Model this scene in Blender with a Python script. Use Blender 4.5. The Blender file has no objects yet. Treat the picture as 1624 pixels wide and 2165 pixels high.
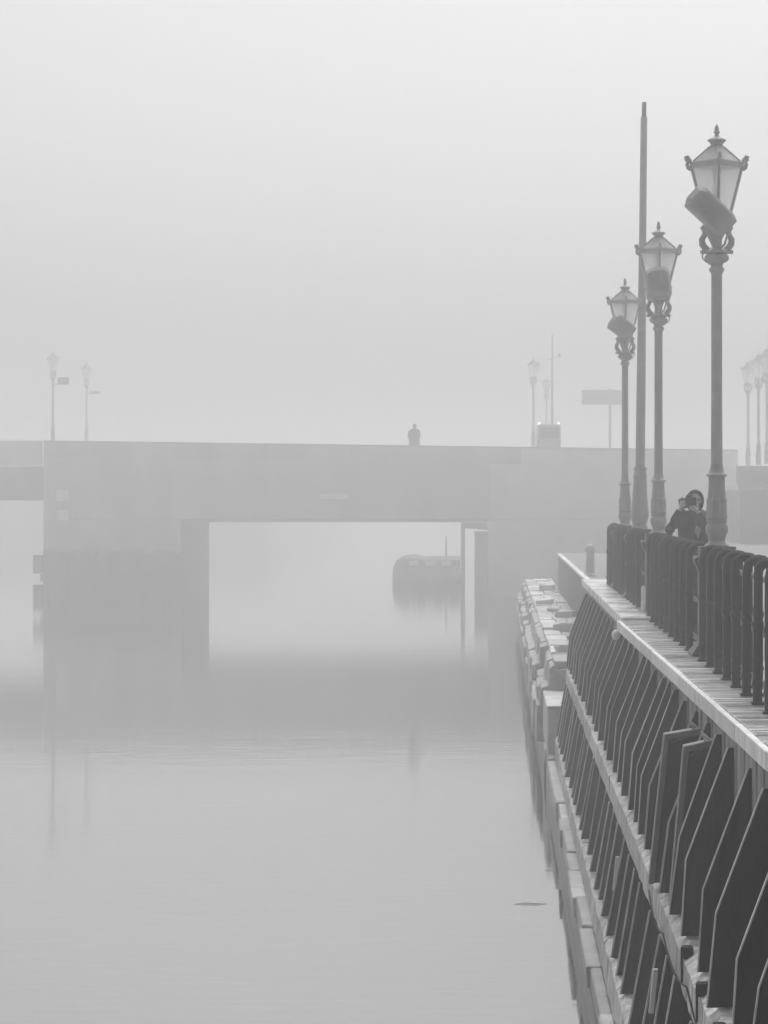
import bpy, bmesh, math, random
from mathutils import Vector, Matrix
random.seed(7)
R = math.radians
scene = bpy.context.scene
COL = scene.collection

# ------------------------------------------------------------------ camera
EYE = 5.56                       # metres above the water (water is z = 0)
FPX = 5000.0                     # focal length in photo pixels (photo is 1624 px wide)
cam_d = bpy.data.cameras.new('camera')
cam = bpy.data.objects.new('camera', cam_d); COL.objects.link(cam)
cam.location = (0, 0, EYE); cam.rotation_euler = (R(90), 0, 0)
cam_d.sensor_fit = 'HORIZONTAL'; cam_d.sensor_width = 24.0
cam_d.lens = FPX / 1624.0 * 24.0
cam_d.shift_x = -236.0 / 1624.0
cam_d.shift_y = -32.5 / 1624.0
cam_d.clip_start = 0.5; cam_d.clip_end = 3000
scene.camera = cam

# ------------------------------------------------------------------ sky, sun, exposure
SUN_EL, SUN_AZ = R(60), R(9)    # azimuth from +Y towards +X
w = bpy.data.worlds.new('World'); scene.world = w; w.use_nodes = True
nt = w.node_tree; nt.nodes.clear()
sky = nt.nodes.new('ShaderNodeTexSky'); sky.sky_type = 'NISHITA'; sky.sun_disc = False
sky.sun_elevation = SUN_EL; sky.sun_rotation = SUN_AZ
sky.air_density = 1.0; sky.dust_density = 6.0; sky.ozone_density = 1.0
bw = nt.nodes.new('ShaderNodeRGBToBW')          # the photograph is black and white
bg = nt.nodes.new('ShaderNodeBackground'); bg.inputs['Strength'].default_value = 0.085
wo = nt.nodes.new('ShaderNodeOutputWorld')
nt.links.new(sky.outputs[0], bw.inputs[0]); nt.links.new(bw.outputs[0], bg.inputs['Color'])
nt.links.new(bg.outputs[0], wo.inputs['Surface'])
sun_d = bpy.data.lights.new('sun', 'SUN'); sun_d.energy = 0.6; sun_d.angle = R(25)
sun = bpy.data.objects.new('sun', sun_d); COL.objects.link(sun)
sdir = Vector((math.sin(SUN_AZ) * math.cos(SUN_EL), math.cos(SUN_AZ) * math.cos(SUN_EL), math.sin(SUN_EL)))
sun.rotation_euler = sdir.to_track_quat('Z', 'Y').to_euler(); sun.location = (0, 0, 60)
vs = scene.view_settings
vs.view_transform = 'Standard'; vs.look = 'None'; vs.gamma = 1.0; vs.use_curve_mapping = False
vs.exposure = 0.82
cy = scene.cycles
cy.max_bounces = 8; cy.diffuse_bounces = 3; cy.glossy_bounces = 3; cy.transparent_max_bounces = 12
cy.transmission_bounces = 4; cy.volume_bounces = 6
cy.use_denoising = True
HAZE = 0.0086

# ------------------------------------------------------------------ materials
MATS = {}
def mat(name, col, rough=0.7, var=0.25, scale=3.0, bump=0.0, bscale=None, streak=None, metal=0.0, spec=0.5, rnd=0.12, rough_var=0.0):
    """grey surface: world-space grain, per-piece tone, fine relief; streak=(sx,sy,sz) stretches the grain"""
    if name in MATS: return MATS[name]
    m = bpy.data.materials.new(name); m.use_nodes = True
    n, l = m.node_tree.nodes, m.node_tree.links
    b = n['Principled BSDF']
    geo = n.new('ShaderNodeNewGeometry'); mp = n.new('ShaderNodeMapping')
    mp.inputs['Scale'].default_value = streak or (1, 1, 1)
    l.new(geo.outputs['Position'], mp.inputs['Vector'])
    nz = n.new('ShaderNodeTexNoise'); nz.inputs['Scale'].default_value = scale; nz.inputs['Detail'].default_value = 7
    nz.inputs['Roughness'].default_value = 0.62
    l.new(mp.outputs[0], nz.inputs['Vector'])
    mr = n.new('ShaderNodeMapRange'); mr.inputs['From Min'].default_value = 0.28; mr.inputs['From Max'].default_value = 0.72
    mr.inputs['To Min'].default_value = 1 - var; mr.inputs['To Max'].default_value = 1 + var
    l.new(nz.outputs['Fac'], mr.inputs['Value'])
    oi = n.new('ShaderNodeObjectInfo')
    m2 = n.new('ShaderNodeMapRange'); m2.inputs['To Min'].default_value = col * (1 - rnd); m2.inputs['To Max'].default_value = col * (1 + rnd)
    l.new(oi.outputs['Random'], m2.inputs['Value'])
    mu = n.new('ShaderNodeMath'); mu.operation = 'MULTIPLY'; mu.use_clamp = True
    l.new(mr.outputs[0], mu.inputs[0]); l.new(m2.outputs[0], mu.inputs[1])
    l.new(mu.outputs[0], b.inputs['Base Color'])
    b.inputs['Roughness'].default_value = rough; b.inputs['Metallic'].default_value = metal
    b.inputs['Specular IOR Level'].default_value = spec
    if rough_var:
        r2 = n.new('ShaderNodeMapRange'); r2.inputs['From Min'].default_value = 0.35; r2.inputs['From Max'].default_value = 0.65
        r2.inputs['To Min'].default_value = max(0.05, rough - rough_var); r2.inputs['To Max'].default_value = min(1, rough + rough_var)
        l.new(nz.outputs['Fac'], r2.inputs['Value']); l.new(r2.outputs[0], b.inputs['Roughness'])
    if bump:
        nb = n.new('ShaderNodeTexNoise'); nb.inputs['Scale'].default_value = bscale or scale * 6; nb.inputs['Detail'].default_value = 5
        l.new(mp.outputs[0], nb.inputs['Vector'])
        bp = n.new('ShaderNodeBump'); bp.inputs['Strength'].default_value = bump; bp.inputs['Distance'].default_value = 0.02
        l.new(nb.outputs['Fac'], bp.inputs['Height']); l.new(bp.outputs[0], b.inputs['Normal'])
    MATS[name] = m
    return m

M_IRON   = mat('cast_iron', 0.44, 0.5, 0.10, 9, 0.25, 40)
M_RAIL   = mat('railing_iron', 0.022, 0.4, 0.35, 9, 0.25, 40, spec=0.35)
M_FIN    = mat('dark_fin', 0.016, 0.65, 0.9, 2.2, 0.5, 16, streak=(2.2, 2.2, 0.5), rnd=0.35, spec=0.12)
M_EDGE   = mat('skylit_edge', 0.55, 0.5, 0.35, 5, 0.2, 60, rnd=0.3)  # pale tone paints the sky light caught by the fin edges
M_WALLP  = mat('wall_plank', 0.26, 0.7, 0.6, 2.2, 0.5, 14, streak=(5, 5, 0.35), rnd=0.35)
M_CONC   = mat('beam_concrete', 0.50, 0.8, 0.7, 4.0, 0.9, 14, streak=(2.2, 2.2, 0.7), rnd=0.2)
M_CAP    = mat('cap_board', 0.75, 0.55, 0.28, 3.0, 0.25, 24, streak=(2, 2, 0.5), rnd=0.16)
M_DECK   = mat('wet_plank', 0.52, 0.22, 0.45, 2.6, 0.10, 16, streak=(0.6, 3.5, 1), rnd=0.3, rough_var=0.14)
M_SLAB   = mat('wet_slab', 0.6, 0.26, 0.3, 1.6, 0.2, 20, rnd=0.1, rough_var=0.15)
M_STONE  = mat('ledge_stone', 0.40, 0.6, 0.45, 2.4, 0.5, 16, rnd=0.25, rough_var=0.2)
M_PALE   = mat('pale_stone', 0.62, 0.6, 0.35, 2.4, 0.5, 16, rnd=0.3)
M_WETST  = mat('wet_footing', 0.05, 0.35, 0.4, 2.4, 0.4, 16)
M_BLACK  = mat('black_steel', 0.008, 0.6, 0.3, 8, 0.1, 40, spec=0.1)
M_STEEL  = mat('worn_steel', 0.16, 0.45, 0.4, 7, 0.2, 40)
M_BRIDGE = mat('bridge_concrete', 0.42, 0.85, 0.2, 0.5, 0.2, 4, streak=(1, 1, 0.3))
M_RAMP   = mat('fog_faded_bridge', 0.72, 0.85, 0.15, 0.5, 0.2, 4)  # bridge concrete painted paler so the right end fades as in thicker fog
M_PIER   = mat('pier_timber_shade', 0.06, 0.8, 0.3, 0.8, 0.3, 5, streak=(2, 2, 0.3))  # dark timber; also the painted shade on the pier's side wall
M_DARKST = mat('bridge_steel', 0.22, 0.6, 0.2, 1.0)
M_RETW   = mat('dark_retaining_wall', 0.05, 0.7, 0.3, 1.5, 0.3, 8)
M_FARIRON = mat('fog_faded_iron', 0.6, 0.6, 0.1, 5)  # lamp iron lightened for distant lamps, fog fade put into the colour
M_PAVE   = mat('promenade', 0.18, 0.75, 0.25, 0.6, 0.3, 6)
M_WHITE  = mat('white_paint', 0.78, 0.5, 0.08, 4, rnd=0.03)
M_SKIN   = mat('skin', 0.45, 0.5, 0.12, 14, rnd=0)
M_JACKET = mat('dark_jacket', 0.032, 0.8, 0.3, 12, 0.4, 60, rnd=0)
M_TROUS  = mat('trousers', 0.05, 0.85, 0.2, 12, rnd=0)
M_SHIRT  = mat('pale_shirt', 0.42, 0.85, 0.2, 14, rnd=0)
M_HAIR   = mat('dark_hair', 0.04, 0.7, 0.3, 40, rnd=0)
M_CAMERA = mat('camera_black', 0.02, 0.35, 0.2, 20, rnd=0)
M_LENS   = bpy.data.materials.new('lens_glass'); M_LENS.use_nodes = True
_b = M_LENS.node_tree.nodes['Principled BSDF']; _b.inputs['Base Color'].default_value = (.01, .01, .01, 1); _b.inputs['Roughness'].default_value = 0.05
M_TWIG   = mat('wet_twig', 0.04, 0.5)
M_HULL   = mat('boat_hull', 0.20, 0.6, 0.2, 1.0)
M_CANVAS = mat('boat_canvas', 0.24, 0.85, 0.2, 1.0)

def glass_mat():
    m = bpy.data.materials.new('lantern_glass'); m.use_nodes = True
    n, l = m.node_tree.nodes, m.node_tree.links
    n.remove(n['Principled BSDF']); out = n['Material Output']
    tr = n.new('ShaderNodeBsdfTransparent'); tr.inputs['Color'].default_value = (.97, .97, .97, 1)
    tl = n.new('ShaderNodeBsdfTranslucent'); tl.inputs['Color'].default_value = (.95, .95, .95, 1)
    gl = n.new('ShaderNodeBsdfGlossy'); gl.inputs['Roughness'].default_value = 0.1
    m1 = n.new('ShaderNodeMixShader'); m1.inputs[0].default_value = 0.38
    m2 = n.new('ShaderNodeMixShader'); m2.inputs[0].default_value = 0.06
    l.new(tr.outputs[0], m1.inputs[1]); l.new(tl.outputs[0], m1.inputs[2])
    l.new(m1.outputs[0], m2.inputs[1]); l.new(gl.outputs[0], m2.inputs[2]); l.new(m2.outputs[0], out.inputs['Surface'])
    return m
M_GLASS = glass_mat()
M_ROOF = mat('lantern_roof', 0.42, 0.4, 0.2, 9, 0.1, 40)

def water_mat():
    m = bpy.data.materials.new('canal_water'); m.use_nodes = True
    n, l = m.node_tree.nodes, m.node_tree.links
    b = n['Principled BSDF']
    b.inputs['Base Color'].default_value = (.37, .37, .37, 1); b.inputs['Metallic'].default_value = 0.9
    b.inputs['Roughness'].default_value = 0.055
    geo = n.new('ShaderNodeNewGeometry'); mp = n.new('ShaderNodeMapping'); mp.inputs['Scale'].default_value = (0.55, 1.6, 1)
    l.new(geo.outputs['Position'], mp.inputs['Vector'])
    a = n.new('ShaderNodeTexNoise'); a.inputs['Scale'].default_value = 2.4; a.inputs['Detail'].default_value = 4
    c = n.new('ShaderNodeTexNoise'); c.inputs['Scale'].default_value = 0.35; c.inputs['Detail'].default_value = 2
    l.new(mp.outputs[0], a.inputs['Vector']); l.new(mp.outputs[0], c.inputs['Vector'])
    b1 = n.new('ShaderNodeBump'); b1.inputs['Strength'].default_value = 0.06; b1.inputs['Distance'].default_value = 0.05
    b2 = n.new('ShaderNodeBump'); b2.inputs['Strength'].default_value = 0.016; b2.inputs['Distance'].default_value = 0.3
    l.new(a.outputs['Fac'], b1.inputs['Height']); l.new(c.outputs['Fac'], b2.inputs['Height'])
    l.new(b2.outputs[0], b1.inputs['Normal']); l.new(b1.outputs[0], b.inputs['Normal'])
    return m

# ------------------------------------------------------------------ mesh helpers
class MB:
    """collects boxes, prisms, lathes and tubes; build() links them as ONE mesh object"""
    def __init__(s): s.v = []; s.f = []
    def add(s, vs, fs):
        o = len(s.v); s.v += [tuple(p) for p in vs]; s.f += [tuple(i + o for i in q) for q in fs]; return s
    def box(s, x0, x1, y0, y1, z0, z1, M=None):
        vs = [(x, y, z) for x in (x0, x1) for y in (y0, y1) for z in (z0, z1)]
        if M is not None: vs = [M @ Vector(p) for p in vs]
        return s.add(vs, [(0, 1, 3, 2), (4, 6, 7, 5), (0, 4, 5, 1), (2, 3, 7, 6), (0, 2, 6, 4), (1, 5, 7, 3)])
    def prism_y(s, poly, y0, y1):
        """poly: list of (x,z); extruded along y"""
        n = len(poly)
        vs = [(x, y0, z) for x, z in poly] + [(x, y1, z) for x, z in poly]
        fs = [tuple(range(n)), tuple(range(2 * n - 1, n - 1, -1))]
        fs += [(i, i + n, (i + 1) % n + n, (i + 1) % n) for i in range(n)]
        return s.add(vs, fs)
    def prism_x(s, poly, x0, x1):
        n = len(poly)
        vs = [(x0, y, z) for y, z in poly] + [(x1, y, z) for y, z in poly]
        fs = [tuple(range(n)), tuple(range(2 * n - 1, n - 1, -1))]
        fs += [(i, i + n, (i + 1) % n + n, (i + 1) % n) for i in range(n)]
        return s.add(vs, fs)
    def lathe(s, prof, seg=16, cx=0, cy=0, rot=0.0):
        vs = []; fs = []
        for r, z in prof:
            for k in range(seg):
                a = 2 * math.pi * k / seg + rot
                vs.append((cx + r * math.cos(a), cy + r * math.sin(a), z))
        for i in range(len(prof) - 1):
            for k in range(seg):
                k2 = (k + 1) % seg
                fs.append((i * seg + k, i * seg + k2, (i + 1) * seg + k2, (i + 1) * seg + k))
        fs.append(tuple(range(seg - 1, -1, -1))); fs.append(tuple((len(prof) - 1) * seg + k for k in range(seg)))
        return s.add(vs, fs)
    def tube(s, pts, r, seg=8, closed=False, rx=None, ry=None):
        pts = [Vector(p) for p in pts]; n = len(pts); vs = []; fs = []
        prev = None
        for i, p in enumerate(pts):
            t = (pts[(i + 1) % n] - pts[i - 1]) if closed else (pts[min(i + 1, n - 1)] - pts[max(i - 1, 0)])
            t.normalize()
            up = Vector((0, 1, 0)) if abs(t.y) < 0.9 else Vector((1, 0, 0))
            u = (up - up.dot(t) * t).normalized(); v = t.cross(u)
            rr = r[i] if isinstance(r, (list, tuple)) else r
            for k in range(seg):
                a = 2 * math.pi * (k + .5) / seg
                vs.append(p + u * math.cos(a) * (ry or rr) + v * math.sin(a) * (rx or rr))
        m = n if closed else n - 1
        for i in range(m):
            j = (i + 1) % n
            for k in range(seg):
                k2 = (k + 1) % seg
                fs.append((i * seg + k, i * seg + k2, j * seg + k2, j * seg + k))
        if not closed:
            fs.append(tuple(range(seg - 1, -1, -1))); fs.append(tuple((n - 1) * seg + k for k in range(seg)))
        return s.add(vs, fs)
    def mesh(s, name, m, bevel=0, smooth=False, jitter=0):
        bm = bmesh.new()
        vv = [bm.verts.new(p) for p in s.v]
        for q in s.f:
            try: bm.faces.new([vv[i] for i in q])
            except ValueError: pass
        bmesh.ops.recalc_face_normals(bm, faces=bm.faces)
        if bevel:
            bmesh.ops.bevel(bm, geom=list(bm.edges), offset=bevel, segments=1, affect='EDGES', profile=0.5)
        if jitter:
            for q in bm.verts: q.co += Vector((random.uniform(-1, 1), random.uniform(-1, 1), random.uniform(-1, 1))) * jitter
        if smooth:
            for q in bm.faces: q.smooth = True
            for e in bm.edges:
                if len(e.link_faces) == 2 and e.calc_face_angle(0) > 0.6: e.smooth = False
        me = bpy.data.meshes.new(name); bm.to_mesh(me); bm.free()
        if m: me.materials.append(m)
        return me
    def build(s, name, m, parent=None, **k):
        return link(name, s.mesh(name, m, **k), parent)

def link(name, me, parent=None, loc=None, rot=None, scale=None):
    o = bpy.data.objects.new(name, me); COL.objects.link(o)
    if parent is not None: o.parent = parent
    if loc is not None: o.location = loc
    if rot is not None: o.rotation_euler = rot
    if scale is not None: o.scale = scale
    return o
def tag(o, label=None, cat=None, group=None, kind=None):
    if label: o['label'] = label
    if cat: o['category'] = cat
    if group: o['group'] = group
    if kind: o['kind'] = kind
    return o
def thing(name, label, cat, loc=(0, 0, 0), rz=0, group=None):
    o = link(name, None, loc=loc, rot=(0, 0, rz)); o.empty_display_size = 0.3
    return tag(o, label, cat, group)
def copy_tree(o, parent=None):
    c = o.copy(); COL.objects.link(c); c.parent = parent
    for ch in list(o.children): copy_tree(ch, c)
    return c
def zd(d): return EYE - d        # depth below the eye -> height above the water

# ================================================================== SETTING
wm = bpy.data.meshes.new('water')
wm.from_pydata([(-260, -30, 0), (260, -30, 0), (260, 620, 0), (-260, 620, 0)], [], [(0, 1, 2, 3)])
wm.materials.append(water_mat())
tag(link('water', wm), kind='structure')

DECK = zd(1.60)
# the promenade behind the railing and the lower quayside farther on
mb = MB().prism_y([(2.62, -1.0), (150, -1.0), (150, DECK - .03), (2.62, DECK - .03)], -12, 46.0)
tag(mb.build('promenade', M_PAVE), kind='structure')
mb = MB().prism_y([(2.36, -1.0), (150, -1.0), (150, zd(2.12)), (2.36, zd(2.12))], 46.02, 89.0)
tag(mb.build('quayside_ground', M_PAVE), kind='structure')
mb = MB().prism_y([(7.0, -1.0), (150, -1.0), (150, zd(2.12) - .004), (7.0, zd(2.12) - .004)], 89.01, 610)
tag(mb.build('bank_ground', M_PAVE), kind='structure')
mb = MB().prism_y([(-200, -1.0), (-26.0, -1.0), (-26.0, 5.45), (-200, 5.45)], 270, 610)
tag(mb.build('far_bank', M_PAVE), kind='structure')

# ================================================================== QUAY WALL
Y0, Y1 = 9.0, 44.6
quay = thing('quay_wall', 'dark quay wall of upright fins with a pale concrete beam beside the canal', 'quay wall', (1.735, 26, 0))
qo = Vector(quay.location)
def qpart(name, me, x=0, y=0, z=0, parent=quay):
    return link(name, me, parent, loc=Vector((x, y, z)) - (qo if parent is quay else Vector((0, 0, 0))))

# backing of narrow vertical planks
plank_me = [MB().box(0, .05, 0, .196, zd(5.2), zd(1.66)).mesh('plank', M_WALLP, bevel=.006) for _ in range(1)][0]
y = Y0
while y < Y1 - .2:
    qpart('plank', plank_me, 1.735 + random.uniform(-.012, .016), y); y += .203
MB().box(1.80 - qo.x, 2.6 - qo.x, Y0 - qo.y, Y1 - qo.y, -1.0, zd(1.70)).build('core', M_FIN, quay)

# upper fins, each with a pale strip painting the sky light on its edge
def fin_mesh(outer, inner_x, th, mname, m):
    poly = outer + [(inner_x, outer[-1][1]), (inner_x, outer[0][1])]
    return MB().prism_y(poly, 0, th).mesh(mname, m, bevel=.003)
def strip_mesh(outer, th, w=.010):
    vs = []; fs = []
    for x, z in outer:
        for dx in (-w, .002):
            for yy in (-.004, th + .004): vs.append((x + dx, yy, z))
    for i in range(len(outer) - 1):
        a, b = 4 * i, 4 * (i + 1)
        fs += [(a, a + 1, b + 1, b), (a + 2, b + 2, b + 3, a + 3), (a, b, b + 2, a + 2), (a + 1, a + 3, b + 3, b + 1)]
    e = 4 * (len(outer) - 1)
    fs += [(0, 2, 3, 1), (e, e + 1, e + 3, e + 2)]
    return MB().add(vs, fs).mesh('lit_edge', M_EDGE)
UP = [(1.695, zd(1.84)), (1.40, zd(2.63)), (1.34, zd(3.20))]
LO = [(1.326, zd(3.505)), (1.142, zd(4.52))]
def vary(prof, j): return [(x + random.uniform(-j, j), z + (random.uniform(-j, j) * 1.6 if 0 < i < len(prof) - 1 or i == 0 else 0)) for i, (x, z) in enumerate(prof)]
UPS = []; LOS = []
for k in range(7):
    th = random.choice([.02, .024, .03])
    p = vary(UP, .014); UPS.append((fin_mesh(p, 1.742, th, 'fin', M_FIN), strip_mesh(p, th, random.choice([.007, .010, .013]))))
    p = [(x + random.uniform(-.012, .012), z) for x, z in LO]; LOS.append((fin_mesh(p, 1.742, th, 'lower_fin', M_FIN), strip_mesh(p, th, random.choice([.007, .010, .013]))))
fy = [9.3, 10.4, 11.5, 12.56, 13.5, 14.8, 15.9, 17.2, 18.1, 19.1, 20.2, 21.4, 22.4, 23.25, 24.1, 25.3, 26.5, 27.4, 28.7, 29.8, 31.0, 32.2, 33.3, 34.6, 35.6, 36.9, 38.0, 39.2, 40.3, 41.5, 42.6, 43.7, 44.5]
for i, yy in enumerate(fy):
    dx, dz = random.uniform(-.012, .012), random.uniform(-.03, .03)
    fin_u, strip_u = random.choice(UPS); fin_l, strip_l = random.choice(LOS)
    f = qpart('fin', fin_u, dx, yy, 0); f.rotation_euler = (0, 0, random.uniform(-.03, .03))
    link('lit_edge', strip_u, f)
    f = qpart('lower_fin', fin_l, random.uniform(-.012, .012), yy + random.uniform(-.25, .25), 0)
    link('lit_edge', strip_l, f)
# two pale boards nailed between the lower fins
for yy in (18.75, 24.6):
    b = MB().prism_y([(1.25, zd(3.75)), (1.215, zd(4.1)), (1.255, zd(4.1)), (1.29, zd(3.75))], 0, .05).mesh('pale_board', M_WHITE, bevel=.004)
    qpart('pale_board', b, 0, yy)

# the concrete beam, in lengths, and the foot beam below
def beam_piece(poly, L, name, jit):
    mb = MB(); n = len(poly); k = max(2, int(L / .28))
    vs = []; fs = []
    for i in range(k + 1):
        for x, z in poly: vs.append((x + random.uniform(-jit, jit), L * i / k, z + random.uniform(-jit, jit)))
    for i in range(k):
        for j in range(n):
            j2 = (j + 1) % n
            fs.append((i * n + j, i * n + j2, (i + 1) * n + j2, (i + 1) * n + j))
    fs.append(tuple(range(n))); fs.append(tuple(k * n + j for j in range(n - 1, -1, -1)))
    return mb.add(vs, fs).mesh(name, M_CONC, bevel=0)
y = Y0
while y < Y1:
    L = min(random.uniform(2.2, 3.6), Y1 - y + .02)
    p = [(1.325, zd(3.26)), (1.40, zd(3.203)), (1.80, zd(3.185)), (1.80, zd(3.52)), (1.335, zd(3.52)), (1.318, zd(3.49))]
    qpart('beam', beam_piece(p, L - .012, 'beam', .008), 0, y); y += L
y = Y0 + 4
while y < Y1:
    L = min(random.uniform(1.6, 3.0), Y1 - y + .02)
    p = [(1.118, zd(4.57)), (1.16, zd(4.523)), (1.80, zd(4.52)), (1.80, zd(5.0)), (1.14, zd(5.0)), (1.112, zd(4.9))]
    qpart('foot_beam', beam_piece(p, L - .012, 'foot_beam', .012), 0, y); y += L

# two black framed panels between the fins
def fender_panel(yy, top, bot, label):
    (xt, zt), (xb, zb) = top, bot
    root = MB().prism_y([(xt, zt), (xb, zb), (1.70, zb), (1.70, zt + .05)], .05, .085).build('fender_panel', M_BLACK, quay)
    root.location = Vector((0, yy, 0)) - qo; root['label'] = label
    MB().prism_y([(xt - .012, zt), (xb - .012, zb), (xb + .034, zb), (xt + .034, zt)], -.03, .10).build('side_rim', M_STEEL, root, bevel=.006)
    MB().prism_y([(xt - .012, zt + .003), (1.70, zt + .055), (1.70, zt - .0), (xt - .012, zt - .05)], -.04, .11).build('top_rim', M_STEEL, root, bevel=.006)
    MB().tube([(xt + .04, -.01, zt - .07), (1.62, -.02, zt - .005)], .010, 6).build('rod', M_STEEL, root)
    MB().tube([(1.64, .03, zt + .04), (1.60, .02, zt + .11), (1.68, .03, zt + .04)], .012, 6).build('lug', M_EDGE, root)
    return root
fender_panel(19.55, (1.405, zd(1.965)), (1.275, zd(3.20)), 'farther black framed panel fixed between the fins')
fender_panel(18.42, (1.475, zd(1.945)), (1.362, zd(3.20)), 'nearer black framed panel with a pale steel rim')

# clamps and a slack cable on the beam
for yy, dz in ((15.35, 0), (14.2, -.01), (16.6, 0)):
    c = MB().box(1.312, 1.39, 0, .10, zd(3.25), zd(3.165)).box(1.303, 1.318, 0.03, .07, zd(3.42), zd(3.17)).mesh('clamp', M_BLACK, bevel=.006)
    qpart('clamp', c, 0, yy, dz)
pts = []
for k in range(40):
    t = k / 39
    pts.append((1.300 + .012 * math.sin(7 * t), 14.2 + 6 * t, zd(3.36) - .10 * math.sin(math.pi * ((t * 3) % 1))))
mb = MB().tube(pts, .007, 5); o = mb.build('cable', M_BLACK, quay); o.location = -qo

# cap: fascia boards along the edge
def edge_x(y): return 1.70 - .0086 * (y - 15.7)
y = Y0
while y < 30.6:
    L = min(random.uniform(.9, 1.9), 30.62 - y)
    xa, xb = edge_x(y) + random.uniform(-.004, .004), edge_x(y + L) + random.uniform(-.004, .004)
    me = MB()
    vs = []
    for yy, xx in ((0, xa), (L - .008, xb)):
        vs += [(xx, yy, zd(1.735)), (xx + .05, yy, zd(1.735)), (xx + .05, yy, zd(1.606)), (xx, yy, zd(1.606))]
    me.add(vs, [(0, 1, 2, 3), (7, 6, 5, 4), (0, 4, 5, 1), (1, 5, 6, 2), (2, 6, 7, 3), (3, 7, 4, 0)])
    qpart('cap_board', me.mesh('cap_board', M_CAP, bevel=.006), 0, y); y += L

# ------------------------------------------------------------------ planked deck and slab (setting)
deck = tag(link('boardwalk', None, loc=(2.1, 20, DECK)), kind='structure')
do = Vector(deck.location)
y = Y0
plank_meshes = []
for k in range(6):
    wv = [.22, .25, .235, .26, .24, .215][k]
    plank_meshes.append((wv, MB().box(0, 1.0, 0, wv - .012, -.05, 0).mesh('deck_plank', M_DECK, bevel=.006)))
while y < 30.55:
    wv, me = random.choice(plank_meshes)
    x0 = edge_x(y) + .052
    o = link('deck_plank', me, deck, loc=Vector((x0, y, DECK + random.uniform(-.006, .004))) - do, scale=(2.615 - x0, 1, 1))
    o.rotation_euler = (random.uniform(-.012, .012), 0, 0)
    y += wv
link('deck_bed', MB().box(1.76, 2.615, Y0, 30.6, DECK - .12, DECK - .06).mesh('deck_bed', M_FIN), deck, loc=-do)
slab = tag(link('slab_deck', None, loc=(2.1, 37, DECK)), kind='structure'); so = Vector(slab.location)
for a, b in ((30.62, 35.3), (35.31, 40.0), (40.01, 44.9)):
    link('slab', MB().box(1.635, 2.615, a, b, DECK - .10, DECK + .035).mesh('slab', M_SLAB, bevel=.012), slab, loc=-so)

# ================================================================== STONE LEDGE at the foot of the wall
ledge = thing('stone_ledge', 'low ledge of worn stone blocks along the water at the wall foot', 'stone ledge', (1.04, 30, 0))
lo_ = Vector(ledge.location)
y = 13.0
while y < 46.5:
    L = random.uniform(1.1, 2.3)
    dx, dz = random.uniform(-.02, .03), random.uniform(-.05, .03)
    vs = MB().box(.965 + dx, 1.125, 0, L - .025, zd(5.17), zd(4.90) + dz)
    link('stone', vs.mesh('stone', M_STONE, bevel=.016, jitter=.007), ledge, loc=Vector((0, y, 0)) - lo_)
    y += L
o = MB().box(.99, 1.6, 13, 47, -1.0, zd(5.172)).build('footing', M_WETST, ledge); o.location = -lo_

# ================================================================== STONE TERRACE beyond the wall
terr = thing('stone_terrace', 'pale rubble stone terrace stepping along the water beyond the fins', 'stone terrace', (1.7, 70, 0))
to = Vector(terr.location)
def tpart(name, mb, m=M_STONE, bev=.02, jit=.012):
    return link(name, mb.mesh(name, m, bevel=bev, jitter=jit), terr, loc=-to)
tpart('front_block', MB().box(.985, 2.36, 45.0, 49.2, zd(4.93), zd(4.03)), M_STONE, .02, .004)
tpart('top_slab', MB().box(.975, 2.30, 44.97, 47.4, zd(4.03) + .003, zd(3.98)), M_PALE, .012, .004)
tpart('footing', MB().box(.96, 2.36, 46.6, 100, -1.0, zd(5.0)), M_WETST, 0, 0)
tpart('bank_core', MB().prism_y([(1.0, zd(5.2)), (1.26, zd(3.62)), (2.36, zd(3.52)), (2.36, zd(5.2))], 49.21, 99), M_STONE, 0, 0)
# sloping front course
y = 49.3
while y < 98:
    L = random.uniform(.9, 2.6)
    if random.random() > .08:
        a = random.uniform(-.05, .05)
        m_ = M_STONE
        h1 = random.uniform(3.98, 4.08); h2 = random.uniform(3.52, 3.6)
        tpart('slope_stone', MB().prism_y([(.90 + a, zd(4.35)), (.91 + a, zd(h1)), (1.08 + a, zd(h1 - .06)), (1.11 + a, zd(h2)), (1.27, zd(h2 - .08)), (1.27, zd(4.35))], y, y + L - .02), m_, .02, .012)
    tpart('lower_stone', MB().box(.84 + random.uniform(-.04, .04), 1.2, y, y + L - .05, zd(5.1), zd(4.36)), M_STONE)
    y += L
# flat top course and loose blocks lying on it
y = 49.4
while y < 98:
    L = random.uniform(1.2, 2.6)
    xs = [1.22, random.uniform(1.5, 1.75), random.uniform(1.9, 2.1), 2.345]
    for xa, xb in zip(xs[:-1], xs[1:]):
        if random.random() > .03:
            tpart('top_stone', MB().box(xa, xb - .015, y, y + L - .02, zd(3.62), zd(3.41) + random.uniform(-.03, .02)), random.choice([M_PALE, M_PALE, M_STONE]))
    y += L
k = 0
stone_spots = [(1.5, 52.0, .34, .22), (2.05, 55.5, .42, .26), (1.72, 60, .45, .3), (2.0, 67, .5, .34), (1.55, 75, .5, .3), (1.9, 86, .5, .35)]
names = ['nearest of the loose pale blocks on the stone terrace', 'second loose pale block along the stone terrace, by the wall', 'third loose pale block along the stone terrace', 'fourth loose pale block along the terrace, close to the wall', 'fifth loose block along the foggy terrace, near its outer edge', 'farthest loose block on the foggy terrace']
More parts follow.
